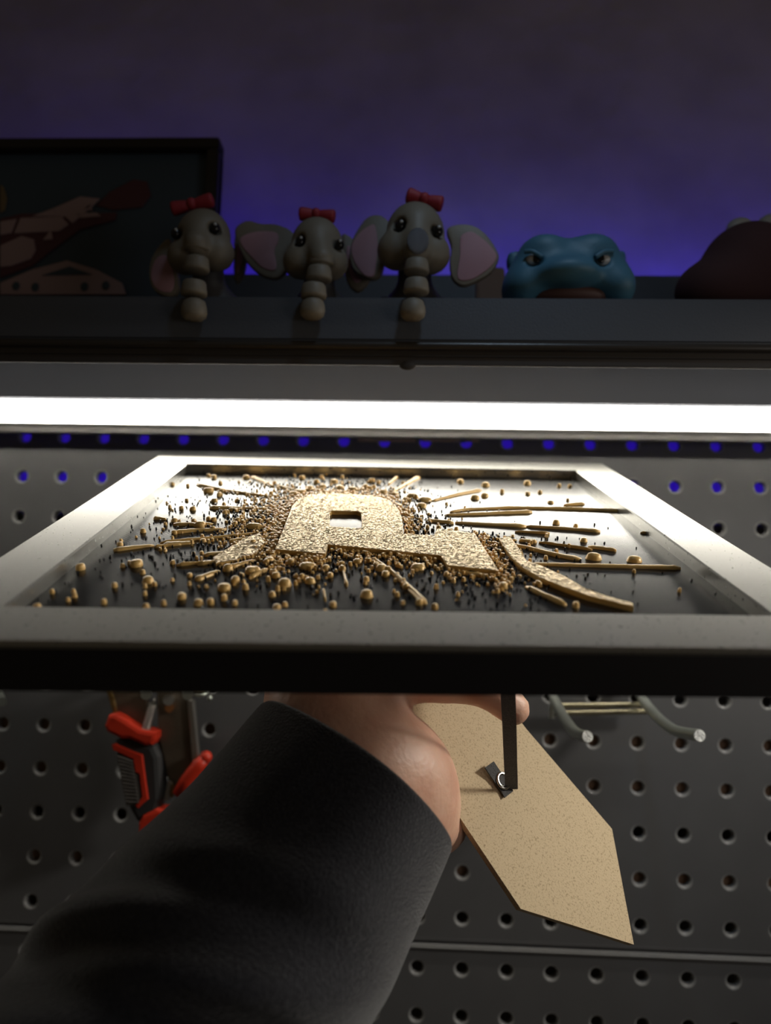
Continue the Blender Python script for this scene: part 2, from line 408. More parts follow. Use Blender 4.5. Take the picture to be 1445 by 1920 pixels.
# letter
LH = 1.55
def letter_outline(): 
    P = [(516,1030),(610,1039),(614.6,1021),(826,1042),(839,1060),(935.5,1071),(890,1000),(820,991),(813,1004),(756,1001),
         (755,985),(753.5,972),(748,957),(739,945),(727,936.5),(712,932),(691,929),(660,926.5),(627,925.5),(600,926),(580,928),(567,931.5),(558,937),(548,948)]
    Hh = [(618,961),(622,958),(668,958.5),(677,962),(679,988),(674,990.5),(622,987.5),(618,985)]
    return [pp(x, y, PZ+LH) for x, y in P], [pp(x, y, PZ+LH) for x, y in Hh]
Lp, Lh = letter_outline()
def extrude_with_hole(outer, holes, z0, z1, step=None):
    bm = bmesh.new(); es = []
    loops = [outer]+holes
    for lp in loops:
        vs = [bm.verts.new((p[0], p[1], z1)) for p in lp]
        es += [bm.edges.new((vs[i], vs[(i+1) % len(vs)])) for i in range(len(vs))]
    bmesh.ops.triangle_fill(bm, use_beauty=True, use_dissolve=False, edges=es)
    top = bm.faces[:]
    r = bmesh.ops.extrude_face_region(bm, geom=top)
    for v in [g for g in r['geom'] if isinstance(g, bmesh.types.BMVert)]: v.co.z = z0
    bmesh.ops.recalc_face_normals(bm, faces=bm.faces[:]); bm.verts.index_update()
    out = ([v.co[:] for v in bm.verts], [[v.index for v in f.verts] for f in bm.faces]); bm.free(); return out
def inside(p, poly):
    x, y = p[0], p[1]; c = False; j = len(poly)-1
    for i in range(len(poly)):
        if (poly[i][1] > y) != (poly[j][1] > y) and x < (poly[j][0]-poly[i][0])*(y-poly[i][1])/(poly[j][1]-poly[i][1])+poly[i][0]: c = not c
        j = i
    return c
def seg_dist(p, poly):
    best = 1e9; p = Vector((p[0], p[1]))
    for i in range(len(poly)):
        a = Vector(poly[i-1][:2]); b_ = Vector(poly[i][:2]); ab = b_-a
        t = max(0, min(1, (p-a).dot(ab)/max(ab.length_squared, 1e-9))); best = min(best, (p-a-ab*t).length)
    return best
v, f = extrude_with_hole(Lp, [Lh], PZ-.1, PZ+LH)
let = build('letter', v, f, m_gold, pan, local=True); let['label'] = 'raised gold block letter P with slab serifs'
# fuzzy top skin: a fine grid of grains standing proud of the letter's top
def fuzzy_top(name, poly, holes, z, parent, cell=.46, amp=.21, seed=3):
    rg = random.Random(seed); xs = [p[0] for p in poly]; ys = [p[1] for p in poly]
    nx = int((max(xs)-min(xs))/cell)+2; ny = int((max(ys)-min(ys))/cell)+2
    ids = {}; vs = []; fs = []
    def ok(i, j):
        p = (min(xs)+i*cell, min(ys)+j*cell)
        return inside(p, poly) and not any(inside(p, h) for h in holes)
    okm = [[ok(i, j) for j in range(ny)] for i in range(nx)]
    def vid(i, j):
        if (i, j) not in ids:
            ids[(i, j)] = len(vs)
            vs.append((min(xs)+(i+rg.uniform(-.3, .3))*cell, min(ys)+(j+rg.uniform(-.3, .3))*cell, z+.05+rg.random()**1.5*amp))
        return ids[(i, j)]
    for i in range(nx-1):
        for j in range(ny-1):
            if okm[i][j] and okm[i+1][j] and okm[i][j+1] and okm[i+1][j+1]:
                fs.append((vid(i, j), vid(i+1, j), vid(i+1, j+1))); fs.append((vid(i, j), vid(i+1, j+1), vid(i, j+1)))
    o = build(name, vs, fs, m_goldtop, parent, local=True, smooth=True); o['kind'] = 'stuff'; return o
fz = fuzzy_top('grain_surface', Lp, [Lh], PZ+LH, pan); fz['label'] = 'grainy gold top of the letter'

# droplets and streaks
def drop_mesh(k):
    rg = random.Random(k); b = MB(); n = 10
    prof = [(1.0, 0), (1.0, .35), (.90, .75), (.62, .96), (0, 1.0)] if k % 2 else [(1.05, 0), (.92, .45), (.78, .8), (.5, .97), (0, 1.0)]
    wob = [1+rg.uniform(-.13, .13) for _ in range(n)]; vs = []
    for (r_, z) in prof[:-1]: vs += [(r_*wob[i]*math.cos(2*math.pi*i/n), r_*wob[i]*math.sin(2*math.pi*i/n), z) for i in range(n)]
    vs.append((0, 0, 1)); m_ = len(prof)-1
    fs = [(j*n+i, j*n+(i+1)%n, (j+1)*n+(i+1)%n, (j+1)*n+i) for j in range(m_-1) for i in range(n)] + [((m_-1)*n+i, (m_-1)*n+(i+1)%n, len(vs)-1) for i in range(n)]
    me = bpy.data.meshes.new('droplet'); me.from_pydata([tuple(c*.001 for c in p) for p in vs], [], fs)
    me.polygons.foreach_set('use_smooth', [True]*len(fs)); me.materials.append(m_gold); return me
DM = [drop_mesh(k) for k in range(6)]
NPART = [0]
def droplet(p, rx, ry, hz, rot):
    o = bpy.data.objects.new('droplet', DM[rnd.randrange(6)]); C.objects.link(o); o.parent = pan
    o.location = (p[0]*.001, p[1]*.001, (PZ-.05)*.001); o.scale = (rx, ry, hz); o.rotation_euler = (0, 0, rot); NPART[0] += 1
ctr = pp(690, 985)
def streak(pts, w0, w1, h0=.9, h1=1.25, blob=1.25):
    P = [pp(x, y) for x, y in pts]; L = [0]
    for i in range(1, len(P)): L.append(L[-1]+(P[i]-P[i-1]).length)
    N = max(8, int(L[-1]/2)); rows = []; w0 *= .78; w1 *= .78
    for k in range(N+1):
        t = k/N*L[-1]; i = max(j for j in range(len(L)) if L[j] <= t+1e-6); i = min(i, len(P)-2)
        q = P[i].lerp(P[i+1], (t-L[i])/max(L[i+1]-L[i], 1e-6)); d = (P[i+1]-P[i]); d.z = 0; d.normalize()
        u = k/N; wv = w0+(w1-w0)*u; hh = h0+(h1-h0)*u
        if u > .8: wv *= 1+(blob-1)*math.sin((u-.8)/.2*math.pi*.75)
        if k in (0, N): wv *= .5; hh *= .6
        wv *= 1+rnd.uniform(-.12, .12)
        s = Vector((-d.y, d.x, 0)); rows.append((q, s, wv/2, hh*(1+rnd.uniform(-.08, .08))))
    sec = [(-1, 0), (-.9, .6), (-.45, 1), (.45, 1), (.9, .6), (1, 0)]; vs = []
    for q, s, hw, hh in rows: vs += [(q.x+s.x*a*hw, q.y+s.y*a*hw, PZ-.05+b_*hh) for a, b_ in sec]
    n = 6; fs = [(j*n+i, j*n+i+1, (j+1)*n+i+1, (j+1)*n+i) for j in range(len(rows)-1) for i in range(n-1)] + [tuple(range(n)), tuple((len(rows)-1)*n+i for i in range(n))]
    build('streak', vs, fs, m_gold, pan, local=True, smooth=True, angle=None); NPART[0] += 1
ST_ = [  # inner -> outer end in the photograph, widths in mm
 ([(507,933),(430,922),(370,910)],1.6,3.4), ([(503,956),(393,953)],1.6,3.2), ([(425,994),(370,996),(325,1000)],2.4,2.6), ([(400,984),(325,985)],1.8,2.8),
 ([(362,1019),(307,1023)],2.0,3.0), ([(289,1024),(213,1033)],1.4,2.8), ([(312,975),(289,973)],.9,2.8), ([(445,1033),(415,1040),(382,1043)],2.4,2.6),
 ([(412,1072),(367,1089)],1.6,3.0), ([(502,1068),(469,1085)],1.8,2.2), ([(514,914),(472,895)],2.4,3.2), ([(735,924),(785,895)],1.6,3.6), ([(727,910),(745,895)],1.2,2.4),
 ([(843,961),(876,956),(959,953),(1060,955),(1167,959)],1.4,2.0), ([(833,967),(900,965),(997,961)],.9,2.6), ([(853,981),(920,985),(986,988)],2.0,2.8), ([(986,988),(1060,993),(1125,998)],.5,2.2),
 ([(810,940),(860,928),(901,920)],1.4,2.6), ([(1056,948),(1095,946)],.7,2.8), ([(1102,1026),(1155,1034)],2.4,1.0), ([(973,1014),(1006,1018)],2.6,2.4),
 ([(943,1019),(985,1028),(1040,1042),(1089,1051)],2.2,2.8), ([(993,1059),(1130,1063),(1275,1067)],2.0,1.9), ([(986,1101),(1020,1118),(1060,1136)],2.6,2.0), ([(697,1047),(740,1078),(797,1133)],2.0,2.2),
 ([(340,1022),(289,1028)],.5,.7), ([(500,1000),(380,1012),(300,1020)],.4,.6), ([(460,1050),(330,1062)],.5,.5), ([(470,1040),(420,1054),(370,1060)],2.0,2.0), ([(480,1052),(430,1066)],2.2,2.0),
 ([(640,1060),(650,1100)],.6,1.2), ([(866,1075),(915,1084)],2.0,2.0), ([(800,976),(850,982)],2.6,2.6), ([(965,998),(1030,1002)],.4,.5), ([(1010,1018),(1110,1033)],.4,.4), ([(610,1128),(606,1108)],.8,1.0),
 ([(470,1010),(430,1017)],1.8,1.8), ([(455,957),(430,957)],1.6,2.2), ([(560,922),(520,913)],2.6,2.6), ([(1200,1000),(1240,1002)],.4,.5)]
for p, a, b_ in ST_: streak(p, a, b_)
# broad grainy splash at the lower right
BS = [pp(x, y) for x, y in ((935,1018),(955,1012),(968,1030),(985,1058),(1012,1068),(1060,1090),(1095,1112),(1140,1128),(1184,1140),(1186,1147),(1140,1136),(1100,1126),(1060,1112),(1010,1092),(975,1070),(955,1050))]
v, f = extrude_with_hole(BS, [], PZ-.05, PZ+1.5); build('splash', v, f, m_gold, pan, local=True)
fz2 = fuzzy_top('grain_surface', BS, [], PZ+1.5, pan, seed=8)
BS2 = [pp(x, y) for x, y in ((400,1050),(455,1016),(486,1004),(497,1022),(480,1042),(440,1056),(405,1062))]
v, f = extrude_with_hole(BS2, [], PZ-.05, PZ+1.0); build('splash', v, f, m_gold, pan, local=True)
fuzzy_top('grain_surface', BS2, [], PZ+1.0, pan, seed=9)
BIG = [(256,1056,24,14),(375,983,20,12),(277,1087,20,14),(340,1116,14,12),(151,1063,17,14),(428,1064,20,14),(470,1069,24,14),(442,1086,16,14),(420,1101,26,14),(372,1129,16,14),(391,919,20,10),
 (1188,1048,26,12),(1079,1134,13,14),(1042,979,12,10),(1079,986,9,9),(1112,1043,26,14),(1094,1012,14,8),(1066,1023,7,9),(863,902,13,8),(910,908,16,9),(988,905,13,9),(1048,910,8,8),(1068,911,8,7),(989,925,9,7),(1012,922,8,7),
 (890,932,16,9),(908,928,14,8),(941,921,8,9),(796,936,26,9),(773,929,22,9),(1188,1071,6,9),(1273,1106,7,10),(1032,941,12,6),(1064,937,6,6),(786,1128,14,14),(815,1137,11,12),(850,1088,9,10),(858,1114,7,10),(943,1098,18,14),
 (533,1092,24,16),(687,1113,22,16),(517,1078,15,12),(581,1088,18,12),(441,1087,18,13),(477,1068,26,13),(510,1114,12,12),(619,1078,12,11),(714,1064,20,13),(723,1076,16,12),(761,1099,13,12),(746,1059,10,10),(624,1133,12,12),(519,1138,16,10),
 (534,1133,10,11),(745,1114,9,11),(566,1080,11,11),(576,1061,34,13),(611,1064,16,12),(341,1118,16,13),(476,986,34,11),(446,974,12,8),(566,895,11,8),(593,903,11,9),(626,902,15,8),(642,894,8,8),(695,901,9,9),(709,904,8,8),(401,894,10,8),(391,891,8,6),
 (462,894,14,8),(413,905,8,7),(580,915,14,9),(637,914,16,9),(661,917,18,9),(685,912,10,9),(562,922,22,9),(604,912,14,9),(718,922,18,9),(756,905,8,6),(550,925,16,9),(740,926,14,8),(760,936,12,8),(790,947,18,9),(415,920,10,7),(402,938,12,8),(420,944,8,6),
 (460,1100,11,14),(505,1050,18,11),(545,1052,16,10),(640,1056,12,9),(670,1052,16,9),(705,1058,12,9),(783,1062,26,11),(420,1120,12,15),(440,1130,10,12),(395,1128,12,14),(290,1095,8,10),(272,1098,9,10),(268,1072,10,10),(230,1060,9,9),(225,1020,11,9),(268,995,10,9),
 (215,1097,11,11),(140,1116,9,11),(195,1128,10,12),(307,1130,9,12),(272,1112,8,11),(274,1136,11,11),(98,1109,8,11),(138,1108,8,10),(128,1124,8,10),(70,1136,13,10),(327,975,12,8),(362,953,12,8),(340,952,9,8),(391,972,10,8),(310,982,7,8),(350,937,7,6),(323,907,8,7),(352,910,7,7)]
for x, y, wpx, hpx in BIG:
    p = pp(x, y+hpx*.35); dep = (FO + FR @ p).dot(FW); s = dep/F_PX
    d = p-ctr; droplet(p, wpx*s*.52, min(wpx*s*.52, 2.1), min(hpx*s*.85, 3.0), math.atan2(d.y, d.x) if wpx > hpx*1.5 and False else rnd.uniform(-.3, .3))
def free(p, m=.8): return abs(p[0]) < W/2-m and abs(p[1]) < H/2-m
LC = Lp
def keep(p, gap):
    if not free(p): return False
    if inside(p, Lp): return False
    return seg_dist(p, Lp) > gap
def sample(sig_in):
    # ejecta: dense at the letter's rim, thinning outwards, thrown mostly to the left and towards the near rail
    while True:
        e = rnd.randrange(len(Lp)); a, b_ = Vector(Lp[e-1]), Vector(Lp[e])
        if rnd.random() > (b_-a).length/90: continue
        q = a.lerp(b_, rnd.random()); d = (q-ctr); d.z = 0; d.normalize()
        ang = math.atan2(d.y, d.x)+rnd.gauss(0, .45)
        if (math.cos(ang) > .25 and rnd.random() < .6) or (math.sin(ang) < -.5 and rnd.random() < .4): continue
        dist = rnd.expovariate(1/sig_in)
        if math.cos(ang) > .3: dist *= .62
        p = q+Vector((math.cos(ang), math.sin(ang), 0))*dist; return p
cnt = 0
while NPART[0] < 292:
    p = sample(13)
    if not keep(p, 1.4): continue
    r_ = rnd.choice([.6, .7, .8, .9, 1.05]); droplet(p, r_*rnd.uniform(.85, 1.4), r_, r_*rnd.uniform(1.2, 1.9), rnd.uniform(0, 3.1))
b = MB(); bk = MB()
def speck(mb, p, r_, h_):
    a0 = rnd.random()*6; n = 5
    vs = [(p[0]+r_*math.cos(a0+2*math.pi*i/n), p[1]+r_*math.sin(a0+2*math.pi*i/n), PZ-.05) for i in range(n)]
    vs += [(p[0]+r_*.62*math.cos(a0+2*math.pi*i/n), p[1]+r_*.62*math.sin(a0+2*math.pi*i/n), PZ+h_) for i in range(n)]
    mb.add(vs, [(i, (i+1)%n, n+(i+1)%n, n+i) for i in range(n)]+[tuple(range(n, 2*n))])
k = 0
while k < 2600:
    p = sample(11 if k % 3 else 4)
    if keep(p, .9): r_ = rnd.uniform(.3, .9); speck(b, p, r_, r_*rnd.uniform(1.0, 1.9)); k += 1
k = 0
while k < 4200:
    p = sample(16 if k % 4 else 30)
    if keep(p, .6) or (inside(p, Lh)): r_ = rnd.uniform(.2, .5); speck(bk, p, r_, r_*rnd.uniform(1.2, 2.2)); k += 1
o = b.build('gold_specks', m_gold, pan, local=True); o['kind'] = 'stuff'
o = bk.build('black_specks', m_print, pan, local=True); o['kind'] = 'stuff'; o['label'] = 'fine black specks'

# easel leg, ribbon and eyelet on the back of the frame
SN = Vector((.50, -.72, .48)).normalized(); SO = at(950, 1480, 285)
def sp(px, py, off=0): return on_plane(px, py, SO+SN*off, SN)
leg = MB().slab([sp(x, y) for x, y in ((700,1240),(880,1225),(986,1366),(1147,1554),(1188,1771),(976,1704),(880,1560),(800,1440))], 2.6, -SN).build('easel_leg', m_mdf, fr)
leg['label'] = 'brown hardboard easel leg'
eye = sp(938, 1466)
def rib(pts, wd, side):  # flat band with a little thickness
    b = MB(); vs = []
    for i, p in enumerate(pts):
        for a, t in ((-1, 0), (1, 0), (1, .5), (-1, .5)): vs.append(Vector(p)+Vector(side)*a*wd/2+SN*t)
    fs = [(j*4+i, j*4+(i+1)%4, (j+1)*4+(i+1)%4, (j+1)*4+i) for j in range(len(pts)-1) for i in range(4)]+[(0,1,2,3), tuple((len(pts)-1)*4+i for i in range(4))]
    return b.add(vs, fs)
topr = on_plane(951, 1296, at(951, 1296, 238), Vector((0, 1, 0))); botr = sp(958, 1480, .9)
rd = (topr-botr).normalized(); up_end = topr+rd*max(2, (-TH-.2-fl(topr).z)/(FR.transposed() @ rd).z)
b = rib([up_end, topr, topr.lerp(botr, .35)+Vector((0, -.6, 0)), topr.lerp(botr, .7), botr], 4.6, RT); ribbon = b.build('ribbon', m_ribbon, fr)
ribbon['label'] = 'black ribbon'
tl = [sp(916, 1434, 2.8), sp(928, 1452, 1.4), sp(946, 1478, .7), sp(953, 1490, .8)]
sd = (sp(930, 1420)-sp(902, 1440)).normalized(); b = rib(tl, 5.4, sd); b.build('ribbon_tail', m_ribbon, ribbon)
ex = (sp(960, 1466)-eye).normalized(); ey = SN.cross(ex)
b = MB(); n, mm = 24, 8; vs = []
for i in range(n):
    a = 2*math.pi*i/n; d = ex*math.cos(a)+ey*math.sin(a)
    for j in range(mm):
        t = 2*math.pi*j/mm; vs.append(eye+SN*(1.9+.5*math.sin(t))+d*(2.7+.75*math.cos(t)))
b.add(vs, [(i*mm+j, ((i+1)%n)*mm+j, ((i+1)%n)*mm+(j+1)%mm, i*mm+(j+1)%mm) for i in range(n) for j in range(mm)]); b.build('eyelet', m_eyelet, leg, smooth=True)
MB().slab([eye+SN*1.9+(ex*math.cos(2*math.pi*i/20)+ey*math.sin(2*math.pi*i/20))*2.05 for i in range(20)], 1.6, -SN).build('eyelet_core', m_ribbon, leg)

# ------------------------------------------------------------------ the person's forearm and hand
AX = Vector((.52, .44, .73)).normalized()
cuff = at(654, 1460, 246)
ballc = at(722, 1487, 254)
def np3(v): return (v.x, v.y, v.z)
def hand_fn(P):
    d = sd_cone(P, np3(cuff-AX*190), np3(cuff-AX*30), 36, 27)
    d = smin(d, sd_cone(P, np3(cuff-AX*30), np3(cuff+AX*2), 27, 25), 10)
    d = smin(d, sd_ell(P, np3(ballc), (25.5, 22, 27.5)), 9)                       # hypothenar heel
    d = smin(d, sd_ell(P, np3(at(775, 1525, 262)), (15, 13, 17)), 8)
    wr = at(615, 1345, 254); pc = at(618, 1270, 262)
    d = smin(d, sd_cone(P, np3(wr), np3(pc), 23, 22.5), 10)                        # wrist up to the palm
    d = smin(d, sd_ell(P, np3(at(805, 1540, 277)), (14.5, 13, 12.5)), 6)             # thenar mass behind
    # palm, tilted so that its thumb side reaches the frame's back
    K = [at(715, 1276, 256), at(712, 1240, 268), at(705, 1195, 280), at(690, 1150, 291)]   # knuckles, little finger to index
    for k in K: d = smin(d, sd_cone(P, np3(pc+Vector((0, 4, 3))), np3(k), 17, 10.5), 7)
    for i, k in enumerate(K):
        r = (8.0, 8.6, 9.0, 8.8)[i]; L = (.82, .97, 1.05, .98)[i]
        a = k; b1 = a+Vector((27*L, 1, 1)); b2 = b1+Vector((18*L, 1.5, -2.0 if i == 0 else 1)); b3 = b2+Vector((12*L, 1, -8 if i == 0 else -3))
        f = smin(sd_cone(P, np3(a), np3(b1), r*1.06, r), sd_cone(P, np3(b1), np3(b2), r, r*.92), 2)
        f = smin(f, sd_cone(P, np3(b2), np3(b3), r*.92, r*.74), 2); d = smin(d, f, 2.2)
    t0 = pc+Vector((8, 24, 4)); t1 = t0+Vector((-2, 22, 16)); t2 = t1+Vector((2, 20, 10))
    th = smin(sd_cone(P, np3(t0), np3(t1), 13, 10.2), sd_cone(P, np3(t1), np3(t2), 10.2, 8), 3); d = smin(d, th, 6)
    # skin folds at the wrist
    cr = sd_cone(P, np3(at(756, 1345, 231)), np3(at(690, 1388, 226)), 1.5, 1.1); d = smax(d, -cr, 2.2)
    return d
lo = Vector((-150, 120, -230)); hi = Vector((80, 345, 40))
person = body('person', hand_fn, (-135, 140, -215), (75, 340, 40), 2.1, m_skin)
prop(person, 'person reaching in with one bare hand holding up the frame, in a black sweatshirt sleeve', 'person')
# sleeve: a loose knitted tube with folds, turned in at the cuff
sx = AX.cross(Vector((0, 1, 0))).normalized(); syv = AX.cross(sx)
NS, NT = 120, 120; vs = []
side = RT*.78 - UP*.62; side = (side - AX*side.dot(AX)).normalized(); oth = AX.cross(side)      # side: towards the lower right of the picture
toc = -cuff.normalized(); 
def sleeve_r(s, th):
    """s mm back from the cuff, th around; returns radius"""
    base = 39.8 + 6*(1-math.exp(-s/45)) + .03*s
    lft = max(0, -math.cos(th)); rgt = max(0, math.cos(th))
    base += -lft*(3.0*math.exp(-((s-30)/30)**2)) - rgt*1.0*math.exp(-((s-30)/35)**2)
    near = max(0, math.sin(th-0.0))
    f = 0
    for (s0, sl, wd, am, t0, tw) in ((64, 13, 7, 4.6, 1.75, .9), (92, 25, 8, 4.2, 2.3, .75), (43, 10, 6, 2.6, 2.1, .8), (90, 15, 9, 5, 1.2, .9), (69, 21, 6, 4.2, 2.55, .6), (36, -5, 10, 1.0, .8, .7), (122, 10, 12, 5, 2.5, .9)):
        dt = (th-t0+math.pi) % (2*math.pi)-math.pi
        c = s0+sl*dt+3*math.sin(2*dt)
        g = math.exp(-(dt/tw)**2)*am
        f += g*(math.exp(-((s-c)/wd)**2) - .75*math.exp(-((s-c-1.7*wd)/(wd*.8))**2))
    return base+f+.5*math.sin(5*th+s*.05)
ss = [-1.2, -.2, .9, 2.4]+[2.4+(190-2.4)*((k+1)/(NS-4))**1.25 for k in range(NS-4)]
inner = [(8, -3.2), (4, -3.0), (1.0, -2.4), (-.8, -1.4)]
OTH = oth if oth.dot(toc) > 0 else -oth
def ring(s, dr):
    out = []
    for k in range(NT):
        th = 2*math.pi*k/NT; r_ = sleeve_r(max(s, 0), th)+dr
        out.append(cuff - AX*s + (side*math.cos(th)+OTH*math.sin(th))*r_)
    return out
for s, dr in inner: vs += ring(s, dr)
for i, s in enumerate(ss): vs += ring(s, (-.7, -.1, 0, 0)[i] if i < 4 else 0)
nr = len(inner)+len(ss)
fs = [(j*NT+i, j*NT+(i+1)%NT, (j+1)*NT+(i+1)%NT, (j+1)*NT+i) for j in range(nr-1) for i in range(NT)]
sl = build('sleeve', vs, fs, m_fleece, person, smooth=True); sl['label'] = 'black fleece sleeve with soft folds'

# ------------------------------------------------------------------ hooks and the tool on the pegboard
def bez(pts, n=6):
    out = []; P = [Vector(p) for p in pts]
    for i in range(len(P)-1):
        p0, p1, p2, p3 = P[max(i-1, 0)], P[i], P[i+1], P[min(i+2, len(P)-1)]
        for k in range(n):
            t = k/n; out.append(.5*((2*p1)+(p2-p0)*t+(2*p0-5*p1+4*p2-p3)*t*t+(3*p1-p0-3*p2+p3)*t**3))
    return out+[P[-1]]
hk = empty('double_hook', at(1125, 1340, YB), 'zinc double prong hook standing empty on the pegboard beside the hardboard leg', 'hook')
for path, ex_ in (([(1031,1255,428),(1035,1300,420),(1051,1336,404),(1073,1368,382),(1088,1378,366),(1101,1381,354)], 0), ([(1194,1255,428),(1199,1300,420),(1226,1338,403),(1258,1366,378),(1286,1375,362),(1311,1379,347)], 0)):
    pts = bez([at(*p) for p in path]); pr = MB().tube(pts, 2.85, 14).build('prong', m_zinc, hk, smooth=True, angle=50)
    d = (pts[-1]-pts[-2]).normalized(); MB().tube([pts[-1]-d*.3, pts[-1]+d*.25], 2.6, 14).build('cut_end', m_zincend, pr)
for (y0, y1) in ((1323, 1321), (1337, 1334)):
    MB().tube([at(1040, y0, 424), at(1213, y1, 424)], 1.6, 10).build('cross_rod', m_brass, hk, smooth=True, angle=50)
MB().tube([at(1036, 1318, 424), at(1034, 1346, 425)], 1.7, 10).build('rod_end', m_zinc, hk, smooth=True, angle=50)
hl = empty('double_hook', at(315, 1300, YB), 'zinc double prong hook carrying the red and black snips', 'hook')
for px in (274, 352):
    pts = bez([at(px-8 if px < 300 else px-4, 1255, 428), at(px-4, 1280, 412), at(px, 1298, 390), at(px, 1302, 372)]); MB().tube(pts, 2.85, 14).build('prong', m_zinc, hl, smooth=True, angle=50)
MB().tube([at(270, 1290, 425), at(392, 1294, 425)], 1.6, 10).build('cross_rod', m_brass, hl, smooth=True, angle=50)
MB().tube(bez([at(366, 1303, 420), at(380, 1303, 416), at(392, 1290, 422)]), 1.2, 8).build('hook_tip', m_zinc, hl, smooth=True)
MB().ball(at(393, 1309, 418), 1.7, 10, 7).build('rod_end', m_zinc, hl, smooth=True)
he = empty('single_hook', at(-10, 1300, YB), 'zinc hook whose tip shows left of the red and black snips', 'hook')
MB().tube(bez([at(-14, 1262, 428), at(-8, 1285, 420), at(-2, 1305, 405), at(3, 1316, 392)]), 2.6, 12).build('prong', m_zinc, he, smooth=True, angle=50)

sn = empty('snips', at(290, 1480, 418), 'red and black handled metal snips hanging on the pegboard left of the sleeve', 'hand tool')
YT = 413.
def poly(pts, Y, th, bev=.8): return MB().slab([at(x, y, Y) for x, y in pts], th, (0, 1, 0), bev)
poly([(202,1285),(272,1285),(276,1330),(284,1380),(270,1386),(238,1368),(218,1345),(208,1310)], YT, 4).build('left_plate', m_steel, sn)
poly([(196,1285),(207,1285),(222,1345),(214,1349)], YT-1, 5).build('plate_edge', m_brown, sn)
poly([(293,1285),(346,1285),(356,1340),(368,1424),(352,1452),(336,1486),(318,1480),(308,1430),(296,1380)], YT+1, 4).build('right_plate', m_steel, sn)
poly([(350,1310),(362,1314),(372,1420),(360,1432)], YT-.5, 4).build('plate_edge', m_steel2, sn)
# spring
b = MB(); pa, pb_ = at(287, 1320, YT-3), at(272, 1372, YT-3); dr = (pb_-pa).normalized(); e1 = dr.orthogonal().normalized(); e2 = dr.cross(e1)
b.tube([pa.lerp(pb_, k/150)+(e1*math.cos(k*2*math.pi*11/150)+e2*math.sin(k*2*math.pi*11/150))*2.0 for k in range(151)], .55, 6); b.tube([pa-dr*3, pa], .6, 6); b.build('spring', m_steel2, sn, smooth=True)
MB().tube([at(316, 1312, YT-5), at(316, 1312, YT+2)], 3.2, 14).build('pivot_screw', m_steel2, sn, smooth=True, angle=40)
MB().tube([at(317, 1327, YT-3), at(317, 1327, YT+2)], 2.6, 14).build('pivot_nut', mat('copper_nut', (.35, .14, .05), .4, metal=.7), sn, smooth=True, angle=40)
poly([(214,1388),(245,1382),(288,1398),(297,1420),(302,1500),(292,1530),(300,1560),(268,1555),(252,1538),(238,1512),(226,1452),(216,1410)], YT-5, 11, 3).build('handle_body', m_grip, sn)
MB().slab([at(x, y, YT-8) for x, y in ((194,1362),(202,1341),(214,1339),(230,1347),(262,1368),(292,1374),(290,1388),(284,1398),(270,1399),(240,1386),(226,1386),(200,1374))], 13, (0, 1, 0), 2.2).build('red_collar', m_red, sn)
tr = poly([(209,1397),(214,1395),(250,1410),(266,1416),(269,1440),(277,1499),(258,1516),(253,1511),(266,1495),(261,1452),(253,1448),(249,1424),(226,1413),(212,1407)], YT-6.5, 4, .5).build('red_inlay', m_red, sn)
poly([(218,1414),(248,1424),(252,1448),(260,1452),(265,1494),(252,1510),(236,1512),(228,1470)], YT-6, 4, .5).build('grip_pad', m_rib, sn)
for k in range(13):
    t = k/12; a0 = at(221+15*t, 1419+84*t, YT-6.4); a1 = at(249+12*t, 1428+76*t, YT-6.4)
    MB().tube([a0, a1], .55, 6).build('grip_rib', m_rib, sn)
poly([(258,1545),(266,1530),(292,1517),(310,1520),(300,1548),(268,1568),(258,1566)], YT-7, 10, 2).build('red_end', m_red, sn)
MB().tube([at(335, 1490, YT-4), at(352, 1462, YT-4), at(372, 1436, YT-4), at(384, 1422, YT-4)], [4.0, 4.2, 4.2, 3.4], 14).ball(at(386, 1420, YT-4), 3.6).build('red_lever', m_red, sn, smooth=True)
MB().tube([at(312, 1500, YT-2), at(319, 1466, YT-2)], 1.4, 8).build('inner_lever', m_steel2, sn)
MB().tube([at(322, 1495, YT-2), at(322, 1470, YT-2)], 1.0, 8).build('inner_lever', m_brown, sn)

